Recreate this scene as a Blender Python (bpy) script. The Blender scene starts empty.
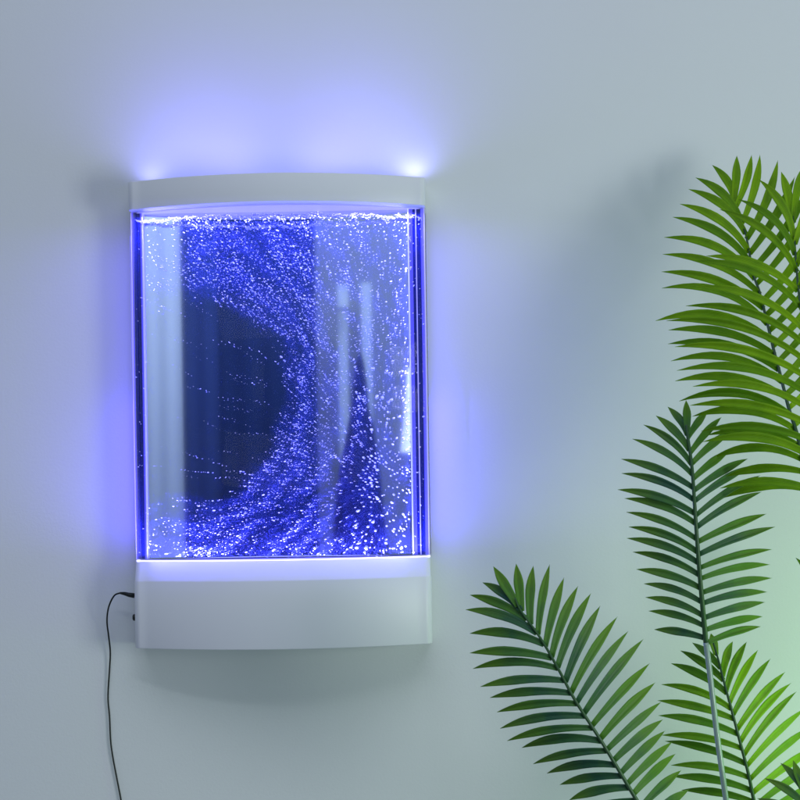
import bpy, math
import numpy as np
from mathutils import Matrix, Vector

# ------------------------------------------------------------------ camera, world, lamps
SC = bpy.context.scene
COL = SC.collection
D = 2.4                    # camera distance from the wall (m)
S = 0.0015                 # metres per photo pixel on the wall
PX, PY = 400.0, 490.0      # principal point in the photo (pixels)
ROLL = math.radians(0.9)
ZC = 1.30                  # camera height

cam_d = bpy.data.cameras.new("camera")
cam = bpy.data.objects.new("camera", cam_d)
COL.objects.link(cam)
cam_d.sensor_width = 36
cam_d.lens = 36 * D / (800 * S)
cam_d.shift_y = (PY - 400) / 800
cam_d.clip_end = 60
cam.matrix_world = (Matrix.Translation((0, -D, ZC)) @ Matrix.Rotation(math.pi / 2, 4, 'X')
                    @ Matrix.Rotation(-ROLL, 4, 'Z'))
SC.camera = cam

W = bpy.data.worlds.new("World")
SC.world = W
W.use_nodes = True
W.node_tree.nodes["Background"].inputs[0].default_value = (0.64, 0.76, 1.0, 1)
W.node_tree.nodes["Background"].inputs[1].default_value = 0.235
SC.view_settings.view_transform = 'Standard'
SC.view_settings.look = 'None'
SC.view_settings.exposure = 0
SC.view_settings.gamma = 1
SC.cycles.use_denoising = True
SC.cycles.max_bounces = 10
SC.cycles.transparent_max_bounces = 24
SC.cycles.sample_clamp_indirect = 4


def lamp(name, kind, loc, target, energy, color, size=None, size_y=None, spot=None, blend=0.5, radius=0.01, spread=None):
    l = bpy.data.lights.new(name, kind)
    o = bpy.data.objects.new(name, l)
    COL.objects.link(o)
    o.location = loc
    d = Vector(target) - Vector(loc)
    up = 'Y'
    o.rotation_euler = d.to_track_quat('-Z', up).to_euler()
    l.energy = energy
    if name.startswith("tank_led"):
        o.visible_glossy = False
    l.color = color
    if kind == 'AREA':
        l.shape = 'RECTANGLE'
        l.size = size
        l.size_y = size_y or size
        if spread:
            l.spread = spread
    if kind == 'SPOT':
        l.spot_size = spot
        l.spot_blend = blend
        l.shadow_soft_size = radius
    if kind == 'POINT':
        l.shadow_soft_size = radius
    return o


lamp("room_lamp", 'AREA', (2.05, -1.95, 1.12), (0.1, 0, 1.45), 23, (0.93, 0.99, 0.96), 0.75, 0.8)
lamp("ceiling_fill", 'AREA', (0.0, -2.4, 4.1), (0.0, 0, 2.0), 38, (0.83, 0.90, 1.0), 3.6, 1.8)  # unseen soft fill, added to brighten the upper wall
lamp("back_room_fill", 'AREA', (0.3, -2.9, 3.3), (-0.3, -4.3, 1.2), 60, (0.88, 0.98, 1.0), 1.2, 1.2)  # unseen fill, added to light the mirrored room
lamp("green_lamp", 'AREA', (1.05, -0.42, 0.85), (0.66, 0, 0.95), 2.4, (0.36, 1.0, 0.20), 0.35, 0.35)


def unroll(px, py):
    u, v = px - PX, PY - py
    c, s = math.cos(ROLL), math.sin(ROLL)
    return u * c + v * s, v * c - u * s


def P(px, py, depth):
    """photo pixel -> point at a distance `depth` in front of the wall"""
    u, v = unroll(px, py)
    k = S * (D - depth) / D
    return Vector((u * k, -depth, ZC + v * k))


# ------------------------------------------------------------------ helpers
def link(name, me, parent=None, mats=()):
    o = bpy.data.objects.new(name, me)
    COL.objects.link(o)
    for m in mats:
        me.materials.append(m)
    if parent is not None:
        o.parent = parent
    return o


def mesh(name, V, F, mat, parent=None, smooth=False, sharp=None):
    me = bpy.data.meshes.new(name)
    me.from_pydata([tuple(v) for v in V], [], F)
    me.validate()
    if smooth:
        me.polygons.foreach_set("use_smooth", [True] * len(me.polygons))
        if sharp:
            me.set_sharp_from_angle(angle=sharp)
    return link(name, me, parent, [mat])


def thing(o, label, cat, group=None):
    o["label"] = label
    o["category"] = cat
    if group:
        o["group"] = group
    return o


def empty(name, loc):
    o = bpy.data.objects.new(name, None)
    COL.objects.link(o)
    o.location = loc
    o.empty_display_size = 0.05
    return o


def keep(child, parent):
    """parent without moving (parent is unrotated)"""
    child.parent = parent
    child.matrix_parent_inverse = Matrix.Translation(-parent.location)


def box(name, lo, hi, mat, parent=None, bev=0.0):
    x0, y0, z0 = lo
    x1, y1, z1 = hi
    V = [(x0, y0, z0), (x1, y0, z0), (x1, y1, z0), (x0, y1, z0), (x0, y0, z1), (x1, y0, z1), (x1, y1, z1), (x0, y1, z1)]
    F = [(0, 3, 2, 1), (4, 5, 6, 7), (0, 1, 5, 4), (1, 2, 6, 5), (2, 3, 7, 6), (3, 0, 4, 7)]
    o = mesh(name, V, F, mat)
    if bev:
        m = o.modifiers.new("b", 'BEVEL')
        m.width = bev
        m.segments = 2
    if parent is not None:
        keep(o, parent)
    return o


def tube(name, pts, rad, mat, parent=None, n=10, ref=(0, 1, 0)):
    pts = [Vector(p) for p in pts]
    V, F = [], []
    for i, p in enumerate(pts):
        a = pts[max(i - 1, 0)]
        b = pts[min(i + 1, len(pts) - 1)]
        t = (b - a).normalized()
        s = t.cross(Vector(ref)).normalized()
        q = s.cross(t).normalized()
        r = rad(i / (len(pts) - 1)) if callable(rad) else rad
        for k in range(n):
            an = 2 * math.pi * k / n
            V.append(p + s * math.cos(an) * r + q * math.sin(an) * r)
        if i:
            for k in range(n):
                k2 = (k + 1) % n
                F.append(((i - 1) * n + k, (i - 1) * n + k2, i * n + k2, i * n + k))
    F.append(tuple(range(n - 1, -1, -1)))
    F.append(tuple((len(pts) - 1) * n + k for k in range(n)))
    o = mesh(name, V, F, mat, smooth=True)
    if parent is not None:
        keep(o, parent)
    return o


def spline(pts, n):
    """Catmull-Rom through pts, n samples"""
    P_ = [np.array(p, float) for p in pts]
    P_ = [2 * P_[0] - P_[1]] + P_ + [2 * P_[-1] - P_[-2]]
    seg = len(P_) - 3
    out = []
    for i in range(n):
        u = i / (n - 1) * seg
        k = min(int(u), seg - 1)
        t = u - k
        a, b, c, d = P_[k:k + 4]
        out.append(0.5 * ((2 * b) + (-a + c) * t + (2 * a - 5 * b + 4 * c - d) * t * t + (-a + 3 * b - 3 * c + d) * t ** 3))
    return out


# ------------------------------------------------------------------ materials
def nodes(name):
    m = bpy.data.materials.new(name)
    m.use_nodes = True
    nt = m.node_tree
    return m, nt, nt.nodes["Principled BSDF"], nt.nodes["Material Output"]


def principled(name, col, rough=0.5, spec=0.5, noise=0.0, scale=20, bump=0.0, bscale=200, coat=0.0, metal=0.0):
    m, nt, b, out = nodes(name)
    b.inputs["Base Color"].default_value = (*col, 1)
    b.inputs["Roughness"].default_value = rough
    b.inputs["Specular IOR Level"].default_value = spec
    b.inputs["Metallic"].default_value = metal
    b.inputs["Coat Weight"].default_value = coat
    b.inputs["Coat Roughness"].default_value = 0.12
    tc = nt.nodes.new("ShaderNodeTexCoord")
    if noise:
        n = nt.nodes.new("ShaderNodeTexNoise")
        n.inputs["Scale"].default_value = scale
        n.inputs["Detail"].default_value = 4
        nt.links.new(tc.outputs["Object"], n.inputs["Vector"])
        r = nt.nodes.new("ShaderNodeMapRange")
        r.inputs[3].default_value = 1 - noise
        r.inputs[4].default_value = 1 + noise
        nt.links.new(n.outputs["Fac"], r.inputs[0])
        v = nt.nodes.new("ShaderNodeVectorMath")
        v.operation = 'SCALE'
        v.inputs[0].default_value = col
        nt.links.new(r.outputs[0], v.inputs["Scale"])
        nt.links.new(v.outputs[0], b.inputs["Base Color"])
    if bump:
        n = nt.nodes.new("ShaderNodeTexNoise")
        n.inputs["Scale"].default_value = bscale
        n.inputs["Detail"].default_value = 5
        nt.links.new(tc.outputs["Object"], n.inputs["Vector"])
        bp = nt.nodes.new("ShaderNodeBump")
        bp.inputs["Strength"].default_value = bump
        bp.inputs["Distance"].default_value = 0.001
        nt.links.new(n.outputs["Fac"], bp.inputs["Height"])
        nt.links.new(bp.outputs[0], b.inputs["Normal"])
    return m


def emissive(name, col, strength, base=(0.5, 0.5, 0.8)):
    m, nt, b, out = nodes(name)
    b.inputs["Base Color"].default_value = (*base, 1)
    b.inputs["Roughness"].default_value = 0.2
    b.inputs["Emission Color"].default_value = (*col, 1)
    b.inputs["Emission Strength"].default_value = strength
    return m


def clear(name, tint, gloss_max=0.5, rough=0.03):
    m, nt, b, out = nodes(name)
    nt.nodes.remove(b)
    t = nt.nodes.new("ShaderNodeBsdfTransparent")
    t.inputs[0].default_value = (*tint, 1)
    g = nt.nodes.new("ShaderNodeBsdfGlossy")
    g.inputs["Roughness"].default_value = rough
    f = nt.nodes.new("ShaderNodeFresnel")
    f.inputs[0].default_value = 1.35
    mx = nt.nodes.new("ShaderNodeMixShader")
    mp = nt.nodes.new("ShaderNodeMath")
    mp.operation = 'MULTIPLY'
    mp.inputs[1].default_value = gloss_max
    nt.links.new(f.outputs[0], mp.inputs[0])
    nt.links.new(mp.outputs[0], mx.inputs[0])
    nt.links.new(t.outputs[0], mx.inputs[1])
    nt.links.new(g.outputs[0], mx.inputs[2])
    nt.links.new(mx.outputs[0], out.inputs[0])
    return m


M_wall = principled("wall_paint", (0.70, 0.738, 0.748), 0.75, 0.25, noise=0.025, scale=1.6, bump=0.2, bscale=260)
M_plastic = principled("white_plastic", (0.73, 0.76, 0.82), 0.42, 0.40, noise=0.012, scale=9, bump=0.02, bscale=60)
M_black = principled("black_plastic", (0.006, 0.010, 0.010), 0.42, 0.4)
M_mirror = principled("mirror_silver", (0.80, 0.84, 0.90), 0.034, 0.5, metal=1.0)
M_navy = principled("dark_refraction", (0.022, 0.030, 0.22), 0.12, 0.5)  # dark refraction in the clear sides, put into the colour
M_violet = emissive("edge_lit_violet", (0.12, 0.11, 1.0), 0.55, (0.1, 0.1, 0.6))
M_pale = emissive("edge_lit_pale", (0.38, 0.35, 1.0), 0.52)
M_white_edge = emissive("edge_lit_white", (0.66, 0.72, 1.0), 0.62)
M_ledbar = emissive("led_bar_light", (0.50, 0.48, 1.0), 2.4)
M_floor = emissive("tank_floor_glow", (0.20, 0.18, 1.0), 0.9)  # emission stands in for blue light falling on the floor
M_underglow = emissive("cap_underside_glow", (0.34, 0.34, 0.95), 0.62)  # LED light on the cap underside, put in as emission
M_acryl = clear("clear_acrylic", (0.985, 0.985, 1.0), 0.22)
M_water = clear("tinted_water", (0.90, 0.92, 1.0), 0.02)
M_bubble = principled("bubble_skin", (0.90, 0.92, 1.0), 0.25, 0.8)
M_foam = principled("foam_skin", (0.50, 0.52, 0.75), 0.4, 0.5)
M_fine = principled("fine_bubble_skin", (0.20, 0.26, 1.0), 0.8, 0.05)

# ------------------------------------------------------------------ the wall
wl = mesh("wall", [(-4, 0, -0.6), (4, 0, -0.6), (4, 0, 3.6), (-4, 0, 3.6)], [(0, 1, 2, 3)], M_wall)
wl["kind"] = "structure"

# ------------------------------------------------------------------ the lamp
LX = -119 * S * 0.971          # lamp centre
K7 = S * 0.971


def zc(px_up):
    return ZC + px_up * K7


Z_BOT, Z_CHAM, Z_TANK0 = zc(-154.5), zc(-87), ZC - 0.0967
Z_CAP0, Z_CAP1 = zc(284.5), zc(313)
TW, TDC, TDM = 0.2155, 0.053, 0.100          # tank half width, corner depth, centre depth
BW, BDC, BDM = 0.2173, 0.070, 0.117
lampo = empty("bubble_wall_lamp", (LX, 0, Z_BOT))
thing(lampo, "white curved wall lamp with a mirrored tank of blue lit bubbles", "wall lamp")


def profile(w, dc, dm, r=0.012, n=36, back=0.0):
    """plan outline: back left, round corner, bowed front, round corner, back right"""
    pts = [(-w, -back)]
    for k in range(7):
        a = math.pi * k / 12
        pts.append((-w + r - r * math.cos(a), -(dc - r + r * math.sin(a))))
    for k in range(1, n):
        x = (-w + r) + (2 * w - 2 * r) * k / n
        q = (x / (w - r))
        pts.append((x, -(dc + (dm - dc) * (1 - q * q))))
    for k in range(7):
        a = math.pi * (6 - k) / 12
        pts.append((w - r + r * math.cos(a), -(dc - r + r * math.sin(a))))
    pts.append((w, -back))
    return pts


def loft(name, rings, mat, parent, closed_ends=True, smooth=True):
    """rings: list of (outline, z)"""
    V, F = [], []
    n = len(rings[0][0])
    for pr, z in rings:
        V += [(LX + x, y, z) for x, y in pr]
    for i in range(len(rings) - 1):
        for k in range(n):
            k2 = (k + 1) % n
            F.append((i * n + k, (i + 1) * n + k, (i + 1) * n + k2, i * n + k2))
    if closed_ends:
        F.append(tuple(range(n)))
        F.append(tuple((len(rings) - 1) * n + k for k in range(n - 1, -1, -1)))
    o = mesh(name, V, F, mat, smooth=smooth, sharp=math.radians(28))
    keep(o, parent)
    return o


def prf(ins=0.0, w=BW, dc=BDC, dm=BDM, r=0.012):
    return profile(w - ins, dc - ins, dm - ins, r, back=0.001)


cap = loft("cap", [(prf(0.0014), Z_CAP0), (prf(0.0004), Z_CAP0 + 0.0005), (prf(), Z_CAP0 + 0.0016),
                   (prf(), Z_CAP1 - 0.0016), (prf(0.0004), Z_CAP1 - 0.0005), (prf(0.0014), Z_CAP1)], M_plastic, lampo)
ch0 = profile(BW - 0.001, TDC + 0.003, TDM + 0.003, 0.012, back=0.001)
base = loft("base", [(prf(0.0014), Z_BOT), (prf(0.0004), Z_BOT + 0.0005), (prf(), Z_BOT + 0.0016),
                     (prf(), Z_CHAM - 0.001), (prf(0.0006), Z_CHAM + 0.0008),
                     (profile(BW - 0.001, TDC + 0.0036, TDM + 0.0036, 0.012, back=0.001), Z_TANK0 - 0.0035),
                     (ch0, Z_TANK0 - 0.003)], M_plastic, lampo)


def sub(o, parent):
    """sub-part of a part whose own origin is the world origin offset by the lamp"""
    o.parent = parent
    o.matrix_parent_inverse = Matrix.Translation(-lampo.location)
    return o


# side button on the base
bp_ = P(131, 617.5, 0.045)
V, F = [], []
for i, (xx, rr) in enumerate([(0.004, 0.0052), (0.0, 0.0052), (-0.0046, 0.0048), (-0.0056, 0.0034)]):
    for k in range(16):
        a = 2 * math.pi * k / 16
        V.append((LX - BW + xx, -0.045 + math.cos(a) * rr, bp_.z + math.sin(a) * rr))
    if i:
        for k in range(16):
            F.append(((i - 1) * 16 + k, (i - 1) * 16 + (k + 1) % 16, i * 16 + (k + 1) % 16, i * 16 + k))
F.append(tuple(3 * 16 + k for k in range(16)))
btn = mesh("power_button", V, F, M_black, smooth=True, sharp=0.6)
keep(btn, lampo)
btn["label"] = "round black button on the left side of the base"

# tank: clear bowed front, water, mirror, edge strips
DMIR = 0.040
tp = profile(TW, TDC, TDM, 0.010)
Vt, Ft = [], []
for z in (Z_TANK0, Z_CAP0 - 0.0004):
    Vt += [(LX + x, y, z) for x, y in tp]
n = len(tp)
for k in range(n - 1):
    Ft.append((k, k + 1, n + k + 1, n + k))
front = mesh("front_panel", Vt, Ft, M_acryl, smooth=True)
keep(front, lampo)
front["label"] = "clear bowed acrylic front of the tank"
mods = front.modifiers.new("s", 'SOLIDIFY')
mods.thickness = 0.003
mods.offset = -1 if False else 1


def wx(px, py, depth):
    return P(px, py, depth).x


XM0, XM1 = wx(146.5, 400, DMIR), wx(410.0, 400, DMIR)
mir = box("mirror", (XM0, -DMIR, Z_TANK0 + 0.001), (XM1, -0.004, Z_CAP0 - 0.0006), M_mirror, lampo)
mir["label"] = "flat mirror at the back of the tank"

# side strips, from the outer edge inwards (x offset from the mirror edge, width, depth, material, name)
for sgn, xe in ((-1, XM0), (1, XM1)):  # dark and glowing strips stand in for refraction in the clear corners
    if sgn < 0:
        rows = [(0.0003, 0.0016, 0.049, M_pale, "edge_strip"), (0.0021, 0.0026, 0.046, M_violet, "edge_strip"),
                (0.0049, 0.0046, 0.044, M_navy, "side_strip"), (0.0097, 0.0052, 0.046, M_navy, "side_strip"),
                (0.0151, 0.0016, 0.047, M_violet, "edge_strip"), (0.0169, 0.0016, 0.049, M_pale, "edge_strip"),
                (0.0187, 0.0030, 0.046, M_violet, "edge_strip")]
    else:
        rows = [(0.0002, 0.0020, 0.049, M_white_edge, "edge_strip"), (0.0024, 0.0050, 0.046, M_violet, "edge_strip"),
                (0.0076, 0.0040, 0.044, M_navy, "side_strip"), (0.0118, 0.0014, 0.047, M_pale, "edge_strip"),
                (0.0134, 0.0060, 0.044, M_navy, "side_strip"), (0.0196, 0.0042, 0.046, M_violet, "edge_strip"),
                (0.0240, 0.0014, 0.048, M_pale, "edge_strip")]
    for off, wd, dp, mt, nm in rows:
        a, b = xe + sgn * off, xe + sgn * (off + wd)
        lim = LX + sgn * (TW + 0.0005)
        if sgn > 0:
            b = min(b, lim)
            if b <= a:
                continue
        else:
            b = max(b, lim)
            if a <= b:
                continue
        box(nm, (min(a, b), -dp, Z_TANK0 + 0.0012), (max(a, b), -0.02, Z_CAP0 - 0.0008), mt, lampo, bev=0.0003)

# led bar: thin bright bowed line at the foot of the tank
bo = profile(TW - 0.012, TDC - 0.0, TDM + 0.0012, 0.002, back=0.041)
bi = profile(TW - 0.014, TDC - 0.003, TDM - 0.002, 0.002, back=0.041)


def ring_slab(name, po, pi_, z0, z1, mat):
    V, F = [], []
    n = len(po)
    for pr, z in ((po, z0), (po, z1), (pi_, z1), (pi_, z0)):
        V += [(LX + x, y, z) for x, y in pr]
    for j in range(4):
        j2 = (j + 1) % 4
        for k in range(n - 1):
            F.append((j * n + k, j * n + k + 1, j2 * n + k + 1, j2 * n + k))
    o = mesh(name, V, F, mat)
    keep(o, lampo)
    return o


ledb = ring_slab("led_bar", profile(TW + 0.0008, TDC + 0.0008, TDM + 0.0008, 0.010, back=0.03),
                 profile(TW - 0.0030, TDC - 0.0030, TDM - 0.0030, 0.008, back=0.03), Z_TANK0 - 0.0022, Z_TANK0 - 0.0003, M_ledbar)
ledb["label"] = "thin glowing strip along the foot of the tank"
flp = profile(TW - 0.0045, TDC - 0.0045, TDM - 0.0045, 0.008, back=DMIR + 0.0004)
flo = mesh("tank_floor", [(LX + x, y, z) for z in (Z_TANK0 - 0.0016, Z_TANK0 - 0.0007) for x, y in flp],
           [tuple(range(len(flp))), tuple(range(2 * len(flp) - 1, len(flp) - 1, -1))]
           + [(k, len(flp) + k, len(flp) + (k + 1) % len(flp), (k + 1) % len(flp)) for k in range(len(flp))], M_floor)
keep(flo, lampo)
capgp = profile(TW - 0.006, TDC - 0.006, TDM - 0.006, 0.008, back=DMIR + 0.0004)  # added glowing sheet, imitates the lit underside of the cap
capg = mesh("underside_glow", [(LX + x, y, z) for z in (Z_CAP0 - 0.0012, Z_CAP0 - 0.0004) for x, y in capgp],
           [tuple(range(len(capgp))), tuple(range(2 * len(capgp) - 1, len(capgp) - 1, -1))]
           + [(k, len(capgp) + k, len(capgp) + (k + 1) % len(capgp), (k + 1) % len(capgp)) for k in range(len(capgp))], M_underglow)
keep(capg, lampo)

# ---- bubbles: where they are dense, in photo pixels
rng = np.random.default_rng(11)
WATER_Y0, WATER_Y1 = 221.0, 557.5


def field(x, y):
    """bubble density 0..1 and distance from the clear pocket"""
    xr = np.maximum(x - 188, 0) / 100.0
    xl = np.minimum(x - 188, 0) / 600.0
    cy = 405 + (188 - x) * 0.10
    f = np.sqrt(xr ** 2 + xl ** 2 + ((y - cy) / np.where(y < cy, 104.0, 100.0)) ** 2)
    wob = 0.05 * np.sin(x * 0.07 + y * 0.03) + 0.04 * np.sin(y * 0.11 - x * 0.05)
    f = f + wob
    d = np.clip((f - 0.885) / 0.25, 0, 1) ** 1.35
    # streaks running round the pocket
    st = 0.5 + 0.5 * np.sin(f * 26 + 1.5 * np.sin(x * 0.045) + 1.2 * np.sin(y * 0.05))
    d = d * (0.45 + 0.75 * st)
    # thin trails crossing the pocket
    d = np.maximum(d, 0.02 * (np.sin(y * 0.36 + x * 0.05) > 0.72))
    # left margin is thinner high up, the very left is thin
    d = d * np.where((x < 188) & (y < 400), np.clip(0.42 - (y - 270) * 0.006, 0.03, 0.50), 1)
    d = d * np.where((x < 172) & (y >= 400), 0.7, 1)
    # right side: looser, in clumps
    cl = 0.5 + 0.5 * np.sin(x * 0.19 + 2.2 * np.sin(y * 0.05)) * np.sin(y * 0.13 + 1.7 * np.sin(x * 0.08))
    rt = np.clip((x - 312) / 22, 0, 1)
    d = d * (1 - rt * (0.66 - 0.45 * cl))
    # dark arc near the foot
    arc = np.abs((y - (552 - (x - 235) * 0.95 + ((x - 235) / 40) ** 2 * 4)))
    d = d * np.where((x > 232) & (x < 300) & (arc < 7), 0.4, 1)
    d = d * np.where(y > 480, 0.85, 1)
    return np.clip(d, 0, 1), f


def sample(nwant, extra=0.0, seed=0):
    r = np.random.default_rng(seed)
    out = []
    while sum(len(a) for a in out) < nwant:
        x = r.uniform(136, 424, 20000)
        y = r.uniform(WATER_Y0, WATER_Y1, 20000)
        d, f = field(x, y)
        d = np.where((x < 147) | (x > 411), 0.12, d)
        d = np.maximum(d, extra)
        ok = r.uniform(0, 1, 20000) < d
        out.append(np.stack([x[ok], y[ok]], 1))
    return np.concatenate(out)[:nwant]


def front_depth(xw):
    q = (xw - LX) / (TW - 0.01)
    return TDC + (TDM - TDC) * np.clip(1 - q * q, 0, 1)


def to_world(xy, r, edge=False):
    u = xy[:, 0] - PX
    v = PY - xy[:, 1]
    c, s = math.cos(ROLL), math.sin(ROLL)
    uu, vv = u * c + v * s, v * c - u * s
    x0 = uu * S * (D - 0.06) / D
    fd = front_depth(x0) - 0.0045
    lo = np.minimum(DMIR + 0.0105, fd - 0.0005)
    dep = lo + (fd - lo) * r.uniform(0, 1, len(xy)) ** 0.8
    k = S * (D - dep) / D
    return np.stack([uu * k, -dep, ZC + vv * k], 1)


def ico():
    t = (1 + 5 ** .5) / 2
    v = np.array([(-1, t, 0), (1, t, 0), (-1, -t, 0), (1, -t, 0), (0, -1, t), (0, 1, t), (0, -1, -t), (0, 1, -t),
                  (t, 0, -1), (t, 0, 1), (-t, 0, -1), (-t, 0, 1)], float)
    v /= np.linalg.norm(v[0])
    f = [(0, 11, 5), (0, 5, 1), (0, 1, 7), (0, 7, 10), (0, 10, 11), (1, 5, 9), (5, 11, 4), (11, 10, 2), (10, 7, 6),
         (7, 1, 8), (3, 9, 4), (3, 4, 2), (3, 2, 6), (3, 6, 8), (3, 8, 9), (4, 9, 5), (2, 4, 11), (6, 2, 10), (8, 6, 7), (9, 8, 1)]
    return v, np.array(f)


def octa():
    v = np.array([(1, 0, 0), (-1, 0, 0), (0, 1, 0), (0, -1, 0), (0, 0, 1), (0, 0, -1)], float)
    f = np.array([(0, 2, 4), (2, 1, 4), (1, 3, 4), (3, 0, 4), (2, 0, 5), (1, 2, 5), (3, 1, 5), (0, 3, 5)])
    return v, f


def swarm(name, C, R, A, prim, mat, smooth=True):
    """C centres (n,3), R radii (n,3), A tilt about y; one mesh"""
    v, f = prim
    n = len(C)
    L = v[None] * R[:, None, :]
    ca, sa = np.cos(A)[:, None], np.sin(A)[:, None]
    X = L[:, :, 0] * ca - L[:, :, 2] * sa
    Z = L[:, :, 0] * sa + L[:, :, 2] * ca
    V = np.stack([X, L[:, :, 1], Z], 2) + C[:, None, :]
    Fc = f[None] + (np.arange(n) * len(v))[:, None, None]
    me = bpy.data.meshes.new(name)
    V = V.reshape(-1, 3)
    Fc = Fc.reshape(-1)
    me.vertices.add(len(V))
    me.vertices.foreach_set("co", V.astype(np.float32).ravel())
    me.loops.add(len(Fc))
    me.loops.foreach_set("vertex_index", Fc.astype(np.int32))
    nf = len(Fc) // 3
    me.polygons.add(nf)
    me.polygons.foreach_set("loop_start", np.arange(0, nf * 3, 3, dtype=np.int32))
    me.update(calc_edges=True)
    if smooth:
        me.polygons.foreach_set("use_smooth", np.ones(nf, bool))
    return link(name, me, None, [mat])


def shape(xy, r):
    x, y = xy[:, 0], xy[:, 1]
    big = np.clip((x - 330) / 40, 0, 1) * np.clip((y - 330) / 120, 0, 1)
    rx = r.gamma(6, 1 / 6, len(x)) * (0.00099 + 0.00030 * big)
    asp = np.where(big > 0.3, 0.56, 0.43) * r.uniform(0.8, 1.35, len(x))
    asp = np.where((y < 300) & (x > 300), asp * 1.3, asp)
    tilt = np.where(y > 430, r.normal(0.10, 0.12, len(x)), r.normal(-0.35, 0.30, len(x)))
    tilt = np.where(x > 315, np.clip((x - 355) / 50, -1, 1) * np.clip((440 - y) / 60, -1, 1) * 0.65 + r.normal(0, 0.2, len(x)), tilt)
    rx = np.clip(rx, 0.0005, 0.0027)
    # small sparse ones inside the clear pocket
    _, f = field(x, y)
    rx = np.where(f < 0.95, rx * 0.85, rx)
    return np.stack([rx, rx * 0.75, rx * asp], 1), tilt


NB = 3900
xy = sample(NB, 0.0, 5)
tr_ = []
for x0, y0, x1, y1, k in [(152, 334, 200, 344, 7), (214, 340, 262, 352, 8), (166, 361, 188, 373, 4), (188, 386, 206, 391, 4), (197, 357, 207, 359, 2),
                          (216, 397, 260, 401, 9), (226, 373, 260, 379, 8), (232, 380, 262, 384, 7), (220, 406, 252, 410, 8), (219, 417, 231, 419, 4),
                          (204, 421, 216, 428, 4), (231, 432, 262, 434, 6), (183, 453, 197, 457, 5), (181, 470, 206, 472, 7), (182, 476, 192, 477, 3),
                          (218, 451, 230, 452, 3), (209, 460, 222, 466, 4), (216, 477, 240, 479, 6), (162, 448, 171, 449, 3), (154, 465, 161, 466, 2),
                          (147, 300, 180, 312, 5), (186, 300, 214, 318, 6), (240, 350, 262, 362, 5), (226, 470, 250, 474, 6)]:
    t_ = np.linspace(0, 1, k) + rng.normal(0, 0.04, k)
    tr_.append(np.stack([x0 + (x1 - x0) * t_, y0 + (y1 - y0) * t_ + rng.normal(0, 0.8, k)], 1))
xy = np.concatenate([xy] + tr_)
r5 = np.random.default_rng(6)
Cb = to_world(xy, r5)
Rb, Ab = shape(xy, r5)
order = np.argsort(-Rb[:, 0] * Rb[:, 2])
big, rest = order[:100], order[100:]
bub = swarm("bubbles", Cb[rest], Rb[rest], Ab[rest], ico(), M_bubble)
keep(bub, lampo)
bub["kind"] = "stuff"
bub["label"] = "swirling swarm of small bright bubbles in the tank"
v_, f_ = ico()
bme = bpy.data.meshes.new("bubble")
bme.from_pydata([tuple(a) for a in v_], [], [tuple(int(i) for i in a) for a in f_])
bme.polygons.foreach_set("use_smooth", [True] * 20)
bme.materials.append(M_bubble)
for i in big:
    o = bpy.data.objects.new("bubble", bme)
    COL.objects.link(o)
    o.location = Cb[i]
    o.scale = Rb[i]
    o.rotation_euler = (0, -Ab[i], 0)
    keep(o, lampo)

xyf = sample(170000, 0.018, 8)
r9 = np.random.default_rng(9)
Cf = to_world(xyf, r9)
rf = np.clip(r9.gamma(4, 1 / 4, len(xyf)) * 0.000118, 0.00005, 0.0002)
fin = swarm("fine_bubbles", Cf, np.stack([rf, rf, rf], 1), np.zeros(len(rf)), octa(), M_fine, smooth=False)
keep(fin, lampo)
fin["kind"] = "stuff"
fin["label"] = "fine veil of tiny bubbles"

# foam on the water line: along the front, and thinner back to the mirror
NFm = 1250
r7 = np.random.default_rng(7)
xw = LX + r7.uniform(-TW + 0.006, TW - 0.004, NFm)
fd = front_depth(xw) - 0.0042
lo = np.minimum(DMIR + 0.001, fd - 0.001)
lo = np.where(np.abs(xw - LX) > 0.190, np.minimum(0.050, fd - 0.0004), lo)
q = r7.uniform(0, 1, NFm)
dep = np.where(r7.uniform(0, 1, NFm) < 0.62, fd - 0.007 * q * (fd - lo) / 0.05, lo + (fd - lo) * q)
wave = 0.0012 * np.sin(xw * 95) + 0.0009 * np.sin(xw * 211 + 1) + 0.0006 * np.sin(xw * 490)
Z_W = ZC + 272.5 * S * (D - 0.053) / D
zz = Z_W + wave + r7.normal(0, 0.0011, NFm)
rr = np.clip(r7.gamma(5, 1 / 5, NFm) * 0.0007, 0.0004, 0.0016)
foam = swarm("foam", np.stack([xw, -dep, zz], 1), np.stack([rr * 1.4, rr, rr * 0.8], 1), r7.normal(0, 0.4, NFm), ico(), M_foam)
keep(foam, lampo)
foam["kind"] = "stuff"
foam["label"] = "white line of foam on the water surface"

# water body
wp = profile(TW - 0.0040, TDC - 0.0040, TDM - 0.0040, 0.008, back=DMIR + 0.0098)
wp = [(max(min(x, TW - 0.0042), -TW + 0.0042), y) for x, y in wp]
nw = len(wp)
water = mesh("water", [(LX + x, y, z) for z in (Z_TANK0 + 0.0005, Z_W) for x, y in wp],
             [tuple(range(nw)), tuple(range(2 * nw - 1, nw - 1, -1))]
             + [(k, nw + k, nw + (k + 1) % nw, (k + 1) % nw) for k in range(nw)], M_water)
keep(water, lampo)

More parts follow.
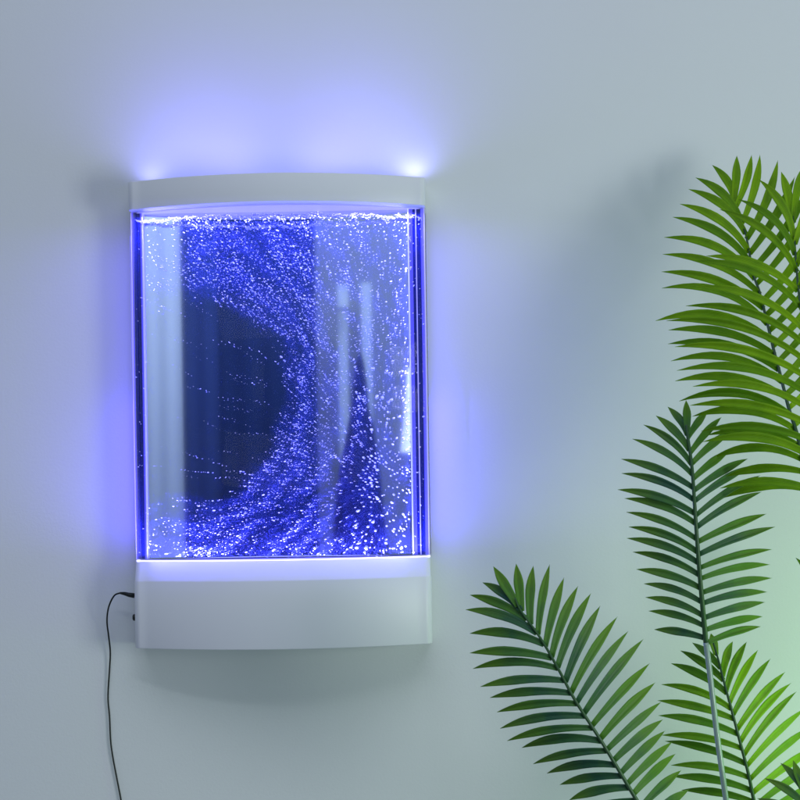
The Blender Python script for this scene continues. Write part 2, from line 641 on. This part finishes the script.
# ---- lamps inside the tank and cap
BLUE = (0.15, 0.14, 1.0)
zt0, zt1 = Z_TANK0 + 0.004, Z_CAP0 - 0.006
lamp("tank_led_foot", 'AREA', (LX, -0.068, zt0), (LX, -0.068, 3), 6.0, BLUE, 0.40, 0.03)
lamp("tank_led_top", 'AREA', (LX, -0.068, zt1), (LX, -0.068, 0), 5.5, BLUE, 0.40, 0.03)
o = lamp("tank_led_left", 'AREA', (XM0 + 0.001, -0.057, (zt0 + zt1) / 2), (3, -0.057, (zt0 + zt1) / 2), 1.6, BLUE, 0.48, 0.008)
o.rotation_euler = Matrix(((0, 0, -1), (0, 1, 0), (1, 0, 0))).to_euler()
o = lamp("tank_led_right", 'AREA', (XM1 - 0.001, -0.057, (zt0 + zt1) / 2), (-3, -0.057, (zt0 + zt1) / 2), 1.6, BLUE, 0.48, 0.008)
o.rotation_euler = Matrix(((0, 0, 1), (0, 1, 0), (-1, 0, 0))).to_euler()

# light spilling out of the tank foot onto the sloping top of the base
for k in range(5):
    xk = (k - 2) * 0.082
    fy = TDC + (TDM - TDC) * (1 - (xk / (TW - 0.01)) ** 2) + 0.0042
    sl = math.atan(2 * (TDM - TDC) * xk / (TW - 0.01) ** 2)
    o = lamp("tank_led_spill", 'AREA', (LX + xk, -fy, Z_TANK0 + 0.010), (LX + xk + 0.5 * math.sin(-sl), -fy - 0.5, Z_TANK0 - 0.75), 0.014, (0.2, 0.19, 1.0), 0.080, 0.003)
    d_ = Vector((0, -0.55, -0.83))
    o.rotation_euler = (Matrix.Rotation(sl, 3, 'Z') @ Matrix.Rotation(-math.radians(34), 3, 'X')).to_euler()
# light leaking sideways from the tank edges onto the wall
for sgn in (-1, 1):
    R3 = Matrix(((0, 0, -1), (0, 1, 0), (1, 0, 0))) if sgn > 0 else Matrix(((0, 0, 1), (0, 1, 0), (-1, 0, 0)))
    for za, zb, e in ((-0.07, 0.14, 0.165), (0.04, 0.38, 0.10)):
        o = lamp("tank_edge_glow", 'AREA', (LX + sgn * (TW + 0.0015), -0.030, ZC + (za + zb) / 2), (0, 0, 0),
                 e * (1.0 if sgn > 0 else 1.0), (0.08, 0.05, 1.0), zb - za, 0.018)
        o.rotation_euler = R3.to_euler()
# up-lights sunk in the cap top
for sg in (-1, 1):
    lamp("cap_glow", 'AREA', (LX + sg * 0.115, -0.082, Z_CAP1 + 0.004), (LX + sg * 0.145, -0.006, Z_CAP1 + 0.48), 0.24, (0.19, 0.16, 1.0), 0.16, 0.03, spread=math.radians(140))
lamp("cap_glow", 'AREA', (LX, -0.030, Z_CAP1 + 0.003), (LX, -0.028, Z_CAP1 + 0.48), 0.14, (0.12, 0.12, 1.0), 0.40, 0.03)  # added fill strip, tints the wall just above the cap
for px, e in ((148, 0.10), (415, 0.17)):
    x = wx(px, 178, 0.03)
    lamp("cap_uplight", 'SPOT', (x, -0.024, Z_CAP1 + 0.004), (x + (0.003 if px < 300 else -0.003), -0.016, Z_CAP1 + 0.3), e,
         (0.33, 0.32, 1.0), spot=math.radians(165), blend=0.9, radius=0.006)

# ------------------------------------------------------------------ power cord
cp = [P(x, y, d) for x, y, d in [(120, 593, 0.040), (115, 595, 0.038), (111, 601, 0.034), (108, 610, 0.028), (107, 622, 0.02), (108.5, 635, 0.014),
                                 (110.3, 652, 0.008), (109.5, 670, 0.005), (108, 697, 0.004), (109.5, 716, 0.004), (110.6, 740, 0.004),
                                 (112.5, 755, 0.004), (116, 774, 0.004), (121, 800, 0.004), (127, 835, 0.004), (131, 900, 0.004), (133, 1100, 0.004)]]
cord = tube("power_cord", spline(cp, 120), 0.00125, M_black)
thing(cord, "thin black power cord hanging down the wall from the white lamp base", "cord")
pl = [P(134.5, 595.7, 0.042), P(129, 594.8, 0.042), P(128.9, 594.8, 0.042), P(124.5, 593.6, 0.041), P(120, 593.0, 0.040)]
rads = [0.0037, 0.0034, 0.0033, 0.0026, 0.0016]
tube("plug", pl, lambda t: rads[int(round(t * 4))], M_black, cord, 14)

# ------------------------------------------------------------------ palm
def leaf_mat(name, c_lo, c_hi, tip, teal, transl=0.28):
    m, nt, b, out = nodes(name)
    L = nt.links
    at = nt.nodes.new("ShaderNodeAttribute")
    at.attribute_name = "leafdata"
    sp = nt.nodes.new("ShaderNodeSeparateColor")
    L.new(at.outputs["Color"], sp.inputs[0])
    tc = nt.nodes.new("ShaderNodeTexCoord")
    n = nt.nodes.new("ShaderNodeTexNoise")
    n.inputs["Scale"].default_value = 42
    n.inputs["Detail"].default_value = 3
    L.new(tc.outputs["Object"], n.inputs["Vector"])
    # per leaf tint
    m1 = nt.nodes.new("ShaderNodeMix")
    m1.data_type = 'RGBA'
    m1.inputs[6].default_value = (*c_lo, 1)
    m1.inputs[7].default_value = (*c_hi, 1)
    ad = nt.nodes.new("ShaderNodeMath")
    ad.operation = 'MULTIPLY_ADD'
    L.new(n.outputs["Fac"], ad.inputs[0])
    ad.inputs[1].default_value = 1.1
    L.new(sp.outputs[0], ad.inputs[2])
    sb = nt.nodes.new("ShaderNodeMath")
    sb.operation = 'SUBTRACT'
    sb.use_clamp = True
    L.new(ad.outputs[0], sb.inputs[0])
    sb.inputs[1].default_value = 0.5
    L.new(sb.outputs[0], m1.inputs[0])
    # paler, yellower toward the tip (printed on the leaf)
    m2 = nt.nodes.new("ShaderNodeMix")
    m2.data_type = 'RGBA'
    r = nt.nodes.new("ShaderNodeMapRange")
    r.inputs[1].default_value = 0.45
    r.inputs[2].default_value = 0.85
    r.inputs[4].default_value = tip
    L.new(sp.outputs[1], r.inputs[0])
    L.new(r.outputs[0], m2.inputs[0])
    L.new(m1.outputs[2], m2.inputs[6])
    m2.inputs[7].default_value = (0.17, 0.36, 0.010, 1)
    # dark midrib and fine long veins (third channel runs across the leaf)
    wv = nt.nodes.new("ShaderNodeMath")
    wv.operation = 'SINE'
    ml = nt.nodes.new("ShaderNodeMath")
    ml.operation = 'MULTIPLY'
    ml.inputs[1].default_value = 60
    L.new(sp.outputs[2], ml.inputs[0])
    L.new(ml.outputs[0], wv.inputs[0])
    mr = nt.nodes.new("ShaderNodeMapRange")
    mr.inputs[1].default_value = -1
    mr.inputs[2].default_value = 1
    mr.inputs[3].default_value = 0.70
    mr.inputs[4].default_value = 1.1
    L.new(wv.outputs[0], mr.inputs[0])
    vs = nt.nodes.new("ShaderNodeVectorMath")
    vs.operation = 'SCALE'
    L.new(m2.outputs[2], vs.inputs[0])
    L.new(mr.outputs[0], vs.inputs["Scale"])
    L.new(vs.outputs[0], b.inputs["Base Color"])
    b.inputs["Roughness"].default_value = 0.42
    b.inputs["Specular IOR Level"].default_value = teal
    tr = nt.nodes.new("ShaderNodeBsdfTranslucent")
    L.new(vs.outputs[0], tr.inputs[0])
    mx = nt.nodes.new("ShaderNodeMixShader")
    mx.inputs[0].default_value = transl
    L.new(b.outputs[0], mx.inputs[1])
    L.new(tr.outputs[0], mx.inputs[2])
    L.new(mx.outputs[0], out.inputs[0])
    bp = nt.nodes.new("ShaderNodeBump")
    bp.inputs["Strength"].default_value = 0.35
    bp.inputs["Distance"].default_value = 0.0006
    L.new(wv.outputs[0], bp.inputs["Height"])
    L.new(bp.outputs[0], b.inputs["Normal"])
    return m


M_leafB = leaf_mat("lit_leaf", (0.17, 0.42, 0.003), (0.38, 0.70, 0.005), 0.25, 0.3, 0.35)  # strong green light on these fronds is put into the leaf colour
M_leafD = leaf_mat("shaded_leaf", (0.024, 0.12, 0.065), (0.090, 0.28, 0.018), 0.65, 0.42, 0.22)  # same leaf out of the green light, its shade put into the colour
M_leafM = leaf_mat("green_lit_leaf", (0.12, 0.38, 0.012), (0.32, 0.68, 0.006), 0.30, 0.4, 0.32)  # green light at the right is put into this leaf colour too
M_stemD = principled("dark_stem", (0.025, 0.085, 0.025), 0.38, 0.5, noise=0.2, scale=60)
M_stemS = principled("grey_green_stem", (0.24, 0.35, 0.29), 0.2, 0.7, noise=0.12, scale=50)

palm = empty("palm_plant", P(765, 1150, 0.3))
thing(palm, "artificial palm plant with bright and dark green feathery fronds", "palm plant")
lr = np.random.default_rng(21)


def polyx(poly, y):
    ys = [p[1] for p in poly]
    xs = [p[0] for p in poly]
    return float(np.interp(y, ys, xs))


def frond(rachis, left, right, tips, mat, stem_mat, depth, width, label, droop=0.035, bulge=(0.09, 0.05),
          stalk=None, stalk_mat=None, stem_r=(0.0012, 0.0028), stalk_r=0.0035, lean=0.0):
    """rachis: pixel polyline top to bottom. left/right: (tip pixels, first base y, last base y) or explicit bases.
    tips: extra leaves at the end [(tip, base)]"""
    V, F, A = [], [], []
    y_top, y_bot = rachis[0][1], rachis[-1][1]

    def dep(y):
        t = (y - y_top) / max(y_bot - y_top, 1)
        return depth + lean * (1 - t) + 0.02 * math.sin(math.pi * min(max(t, 0), 1))

    def leaf(tp_, bs, side, w, bul):
        N = 12
        b3 = P(bs[0], bs[1], dep(bs[1]) + 0.001)
        dt = dep(bs[1]) - droop * (1 + lr.normal(0, 0.18))
        t3 = P(tp_[0], tp_[1], dt)
        b0 = P(bs[0], bs[1], dep(bs[1]) + 0.001)
        t3 = b0 + (t3 - b0) * (1 + lr.normal(0, 0.018))
        ax = t3 - b3
        Ln = ax.length
        axn = ax.normalized()
        up = Vector((0, -1, 0)).cross(axn)     # in-plane perpendicular
        if up.z < 0:
            up = -up
        twist = float(np.clip(lr.normal(0, 0.24), -0.4, 0.4)) + (0.05 if side < 0 else -0.15)
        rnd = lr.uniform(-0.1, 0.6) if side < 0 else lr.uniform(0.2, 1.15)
        base = len(V)
        for i in range(N + 1):
            t = i / N
            c = b3.lerp(t3, t) + up * (4 * t * (1 - t) * bul * Ln) + Vector((0, -1, 0)) * (4 * t * (1 - t) * 0.07 * Ln)
            tt = max(0.0, t)
            wd = w * (0.58 + 0.42 * min(1, tt / 0.55)) if t < 0.58 else w * max(0.0, 1 - ((t - 0.58) / 0.42) ** 1.75)
            tang = (ax + up * (4 * (1 - 2 * t) * bul * Ln)).normalized()
            sd = Vector((0, -1, 0)).cross(tang).normalized()
            if sd.dot(up) < 0:
                sd = -sd
            nrm = tang.cross(sd)
            if nrm.y > 0:
                nrm = -nrm
            ang = twist * (0.4 + 0.6 * t)
            s2 = sd * math.cos(ang) + nrm * math.sin(ang)
            n2 = nrm * math.cos(ang) - sd * math.sin(ang)
            h = wd * S * 0.5
            fold = 0.55 * h
            for q, (a, f) in enumerate(((-1, fold), (-0.5, fold * 0.75), (0, 0), (0.5, fold * 0.75), (1, fold))):
                V.append(c + s2 * (a * h) + n2 * f - n2 * fold)
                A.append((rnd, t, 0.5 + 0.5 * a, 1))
        for i in range(N):
            for q in range(4):
                a = base + i * 5 + q
                F.append((a, a + 1, a + 6, a + 5))

    for side, spec in ((-1, left), (1, right)):
        if not spec:
            continue
        if len(spec) == 3:
            tl, y0, y1 = spec
            n = len(tl)
            bl = []
            for i in range(n):
                y = y0 + (y1 - y0) * i / max(n - 1, 1)
                y += float(lr.normal(0, 1.1))
                bl.append((polyx(rachis, y), y))
        else:
            tl, bl = spec
        for tp_, bs in zip(tl, bl):
            bu = bulge[0] if side < 0 else bulge[1]
            tp_ = (tp_[0] + lr.normal(0, 0.8), tp_[1] + lr.normal(0, 0.9))
            leaf(tp_, bs, side, width * lr.uniform(0.93, 1.07), bu * lr.uniform(0.75, 1.25))
    for tp_, bs in tips:
        leaf(tp_, bs, 0, width * 1.05, 0.0)
    me = bpy.data.meshes.new("frond")
    me.from_pydata([tuple(v) for v in V], [], F)
    me.polygons.foreach_set("use_smooth", [True] * len(F))
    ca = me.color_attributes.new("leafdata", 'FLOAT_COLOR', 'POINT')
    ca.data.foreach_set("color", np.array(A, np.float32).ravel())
    me.materials.append(mat)
    fo = bpy.data.objects.new("frond", me)
    COL.objects.link(fo)
    sm = fo.modifiers.new("t", 'SOLIDIFY')
    sm.thickness = 0.0005
    keep(fo, palm)
    fo["label"] = label
    pts = spline([P(x, y, dep(y) + 0.0015) for x, y in rachis], 60)
    st = tube("midrib", pts, lambda t: stem_r[0] + (stem_r[1] - stem_r[0]) * t, stem_mat, None, 8)
    st.parent = fo
    if stalk:
        sp_ = [P(rachis[-1][0], rachis[-1][1], dep(rachis[-1][1]) + 0.0015)] + [P(x, y, d) for x, y, d in stalk]
        s2 = tube("stalk", spline(sp_, 40), stalk_r, stalk_mat or stem_mat, None, 12)
        s2.parent = fo
    return fo


# upper right frond
frond([(733, 200), (740, 217.5), (745.6, 234), (750, 256), (753.5, 275), (759.5, 292), (766, 317.5), (774, 351), (781, 377.5), (789, 409), (797, 434), (803, 462), (808, 495)],
      ([(712, 165.4), (697, 178), (689, 190.5), (680.4, 204), (671.2, 218), (666, 238), (662.5, 254.6), (659.4, 270), (660.7, 288), (655.6, 321.6), (664, 329),
        (667.2, 342.4), (668.2, 361.5), (671, 380), (678, 401), (693, 416), (707, 436), (708, 460), (725, 476), (722, 497.5)], 206, 488),
      ([(751, 156.5), (759.7, 155), (777.5, 161.6), (796, 174.4), (806, 190), (813, 206), (819, 223), (823, 240), (827, 258), (829, 276), (831, 294),
        (833, 312), (835, 330), (837, 348), (839, 366), (840, 384), (842, 402), (844, 420), (845, 440)], 207, 488),
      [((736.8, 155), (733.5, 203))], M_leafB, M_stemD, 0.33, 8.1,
      "broad bright green frond against the wall at the upper right", droop=0.05, bulge=(0.115, -0.03),
      stalk=[(813, 560, 0.33), (816, 700, 0.33), (800, 900, 0.26), (770, 1150, 0.30)], lean=-0.20)
# frond overlapping it at the right edge
frond([(793, 216), (795.3, 251), (798, 285), (803, 325), (807, 362), (811, 400), (817, 445), (823, 500)],
      ([(757.8, 178), (738, 200), (722, 211), (707, 255.4), (694, 262), (697, 288), (680, 304), (669.7, 322), (674.4, 348), (678, 372), (688, 386.6), (690, 404.7),
        (700.6, 430), (703.4, 442), (716.6, 487)],
       [(794, 240), (795, 255), (797, 272), (798, 291), (801, 307), (803, 329), (805, 345), (807, 362), (809, 379), (811, 396), (813, 412), (815, 428), (817, 445), (819, 462), (822, 494)]),
      ([(804, 165), (822, 178), (835, 195), (845, 215), (852, 235), (858, 256), (862, 280), (866, 300), (870, 330), (872, 350)], 222, 420),
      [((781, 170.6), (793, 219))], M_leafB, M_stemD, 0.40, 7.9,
      "bright green frond cut off by the right edge, lying over the broad one", droop=0.05, bulge=(0.10, 0.05),
      stalk=[(829, 600, 0.40), (825, 800, 0.38), (775, 1150, 0.31)], lean=-0.21)
# lower right bright frond
frond([(713, 642), (719, 662), (724, 682), (730.6, 706), (738, 734), (747.5, 770), (753, 796), (759, 825)],
      ([(693, 641.6), (680, 650.6), (669.4, 663), (661.8, 683.4), (657.5, 699.5), (659.4, 716.6), (664, 736), (663, 743), (670, 764.8), (670.6, 777.5), (680.6, 790), (688, 806)], 666, 818),
      ([(731.6, 642), (746, 641.6), (758, 646.6), (771, 657.8), (784.6, 672), (790, 682.7), (795.8, 693.4), (806, 710), (815, 726), (822, 744), (830, 760), (836, 776)], 676, 820),
      [((711, 634), (716, 655))], M_leafM, M_stemD, 0.20, 7.6,
      "vivid green frond at the lower right behind the grey stalk", droop=0.04, bulge=(0.07, 0.06),
      stalk=[(766, 880, 0.23), (768, 1000, 0.27), (766, 1150, 0.30)])
# middle dark frond with the bare grey stalk
frond([(686.5, 425), (687.5, 435), (692, 467.5), (695, 510), (697.5, 545), (700, 577.5), (702.5, 605), (706, 643)],
      ([(668, 407), (654.5, 414), (643, 424), (631.5, 440.5), (622.5, 458.7), (622.5, 473.7), (617.5, 490.5), (624, 498), (626, 512), (627.8, 525), (627.8, 537.8), (634, 552.8),
        (635.6, 570.4), (643.7, 583), (646.8, 598), (650.4, 612), (654.7, 629.7)], 437, 640),
      ([(707.5, 411), (721.7, 418), (730, 431), (731, 452.5), (746.6, 459), (753.5, 465), (758, 476), (763.7, 492.5), (766.7, 513.7), (772.5, 528), (772.5, 550), (771, 563.7),
        (769.6, 578.7), (766.8, 593), (764, 603), (764.4, 615.5), (762, 626.4)], 440, 643),
      [((686, 400.5), (687, 434))], M_leafD, M_stemD, 0.27, 7.2,
      "dark green upright frond on a bare grey stalk", droop=0.035, bulge=(0.07, 0.045),
      stalk=[(708.5, 662, 0.275), (713, 700, 0.28), (717.7, 740, 0.28), (726, 800, 0.285), (745, 940, 0.29), (760, 1150, 0.30)], stalk_mat=M_stemS, stalk_r=0.0038,
      stem_r=(0.0018, 0.0036))
# lower left dark frond
frond([(515, 598), (521, 611), (540, 637.5), (557.5, 667.5), (575, 700), (600, 739), (617, 767), (636, 799), (650, 822)],
      ([(480.8, 583), (471, 595.5), (467.5, 611), (466, 632.5), (469, 651.5), (476, 669.5), (477.5, 687.5), (487, 697), (494.5, 713), (499, 728.8), (507, 741), (523, 749),
        (533.9, 765), (547.5, 773), (557.5, 786), (568.5, 799.5), (584, 812), (600, 824)], 610, 812),
      ([(534, 565), (550.5, 566), (563.7, 577), (578, 586), (590.5, 594.5), (600.7, 603), (617.5, 616), (628.5, 631.5), (641, 643), (650, 663.7), (653.7, 683), (660.7, 702),
        (662.5, 718.7), (666.7, 729.5), (673, 743), (675, 753.7), (681, 772), (690, 790)], 624, 818),
      [((493, 565.8), (518, 606)), ((516, 563.5), (521.5, 611))], M_leafD, M_stemD, 0.38, 8.0,
      "dark green leaning frond nearest the lamp", droop=0.04, bulge=(0.075, 0.04),
      stalk=[(690, 900, 0.36), (730, 1020, 0.33), (760, 1150, 0.30)])
# bottom right corner tip and the sliver at the right edge
frond([(804, 786), (808, 805), (813, 830), (818, 860)],
      ([(781, 763.5), (765, 777.5), (757, 797), (752, 815), (752, 835)], 797, 855),
      ([(815, 765), (832, 775), (845, 790), (850, 810)], 797, 850),
      [((793.4, 760.6), (804, 792))], M_leafD, M_stemD, 0.36, 7.5,
      "dark frond tip poking into the bottom right corner", droop=0.03,
      stalk=[(815, 930, 0.34), (775, 1150, 0.31)])
frond([(813, 560), (816, 590), (818, 640), (820, 690)],
      ([(799, 544), (795, 558), (801, 585)], 574, 620),
      ([(832, 550), (842, 570), (848, 590)], 574, 620), [((811, 535), (813, 566))], M_leafM, M_stemD, 0.16, 7.0,
      "sliver of a green frond at the right edge below the broad frond", droop=0.02,
      stalk=[(818, 850, 0.22), (775, 1150, 0.30)])

# ------------------------------------------------------------------ what the mirror shows of the room behind the camera
RB = 4.3


def PR(px, py, R):
    u, v = unroll(px, py)
    k = S * (D - DMIR + R - DMIR) / D
    return u * k, ZC + v * k


M_rwall = principled("room_wall_paint", (0.25, 0.28, 0.34), 0.8, 0.2, noise=0.06, scale=1.3)
M_cw = principled("pale_curtain_cloth", (0.62, 0.68, 0.72), 0.9, 0.1, noise=0.05, scale=4)
M_cb = principled("navy_curtain_cloth", (0.018, 0.035, 0.11), 0.9, 0.1, noise=0.15, scale=3)
M_cb2 = principled("blue_panel_cloth", (0.034, 0.058, 0.17), 0.9, 0.1, noise=0.1, scale=3)
M_pw = principled("pale_board", (0.55, 0.62, 0.66), 0.6, 0.3, noise=0.05, scale=4)
M_dk = principled("dark_cloth", (0.022, 0.030, 0.13), 0.9, 0.1, noise=0.2, scale=6)
M_shade = emissive("lit_shade", (0.9, 1.0, 0.92), 1.1, (0.8, 0.8, 0.8))

rw = mesh("room_wall", [(-3.6, -RB, -0.6), (-3.6, -RB, 3.6), (2.6, -RB, 3.6), (2.6, -RB, -0.6)], [(0, 1, 2, 3)], M_rwall)
rw["kind"] = "structure"


def curtain(name, px0, px1, R, amp, folds, mat, label):
    x0, _ = PR(px0, 400, R)
    x1, _ = PR(px1, 400, R)
    N = folds * 14
    V, F = [], []
    r = np.random.default_rng(folds)
    ph = r.uniform(-0.5, 0.5, 8)
    for j, z in enumerate((0.0, 1.3, 2.8)):
        for i in range(N + 1):
            t = i / N
            y = amp * (math.sin(2 * math.pi * folds * t + ph[0]) + 0.5 * math.sin(2 * math.pi * folds * 0.37 * t + ph[1] + j * 0.4))
            V.append((x0 + (x1 - x0) * t, -R + y, z))
    for j in range(2):
        for i in range(N):
            a = j * (N + 1) + i
            F.append((a, a + 1, a + N + 2, a + N + 1))
    o = mesh(name, V, F, mat, smooth=True)
    s = o.modifiers.new("s", 'SOLIDIFY')
    s.thickness = 0.003
    thing(o, label, "curtain")
    return o


curtain("curtain", 90, 182.5, 3.9, 0.0025, 5, M_cw, "pale curtain mirrored at the left side of the tank")
curtain("curtain", 182.5, 219, 3.95, 0.003, 2, M_cb2, "narrow slate blue curtain mirrored beside the pale curtain")
curtain("curtain", 218, 317, 4.05, 0.004, 4, M_cb, "wide dark navy curtain mirrored in the middle of the tank")


def board(px0, py0, px1, py1, R, mat, label, name="board"):
    x0, z1 = PR(px0, py0, R)
    x1, z0 = PR(px1, py1, R)
    o = box(name, (x0, -R - 0.01, z0), (x1, -R + 0.01, z1), mat, bev=0.004)
    thing(o, label, "board")


board(337, 285, 348.5, 308, 4.0, M_pw, "small pale board mirrored above the long board in the right half of the tank")
board(337.5, 312, 350, 470, 4.1, M_pw, "long grey board mirrored left of the dark draped stand")
board(360.5, 283, 374, 470, 4.15, M_pw, "tall pale board mirrored just right of the draped stand's tip")
# dark draped stand
V, F = [], []
ringp = [(352, 1.0, 360), (362, 3.8, 360), (385, 6.8, 360), (405, 8, 360), (425, 12, 360), (470, 19, 359), (520, 24, 359), (600, 30, 360), (700, 38, 362)]
R = 3.7
for i, (py, hw, cx) in enumerate(ringp):
    x, z = PR(cx, py, R)
    x1, _ = PR(cx + hw, py, R)
    h = abs(x1 - x)
    for k in range(40):
        a = 2 * math.pi * k / 40
        rr_ = h * (1 + 0.07 * math.sin(7 * a + 1) + 0.04 * math.sin(11 * a))
        V.append((x + math.cos(a) * rr_, -R + math.sin(a) * rr_ * 0.6, z))
    if i:
        for k in range(40):
            F.append(((i - 1) * 40 + k, i * 40 + k, i * 40 + (k + 1) % 40, (i - 1) * 40 + (k + 1) % 40))
F.append(tuple(range(40)))
ds = mesh("draped_stand", V, F, M_dk, smooth=True)
thing(ds, "dark cloth draped over a pointed stand, mirrored in the right half of the tank", "stand")
# lit shade at the mirror's right edge
V, F = [], []
for i, (py, hw) in enumerate([(368, 4.0), (400, 6.5), (452, 11.5)]):
    x, z = PR(412, py, R)
    x1, _ = PR(412 + hw, py, R)
    for k in range(32):
        a = 2 * math.pi * k / 32
        V.append((x + math.cos(a) * (x1 - x), -R + math.sin(a) * (x1 - x), z))
    if i:
        for k in range(32):
            F.append(((i - 1) * 32 + k, i * 32 + k, i * 32 + (k + 1) % 32, (i - 1) * 32 + (k + 1) % 32))
F.append(tuple(range(32)))
ls = mesh("lamp_shade", V, F, M_shade, smooth=True)
thing(ls, "glowing white conical lampshade mirrored at the right edge of the tank", "lampshade")
x, z = PR(412, 452, R)
tube("lamp_pole", [(x, -R, z + 0.02), (x, -R, 0.0)], 0.008, M_black, ls, 8, ref=(0, 1, 0))
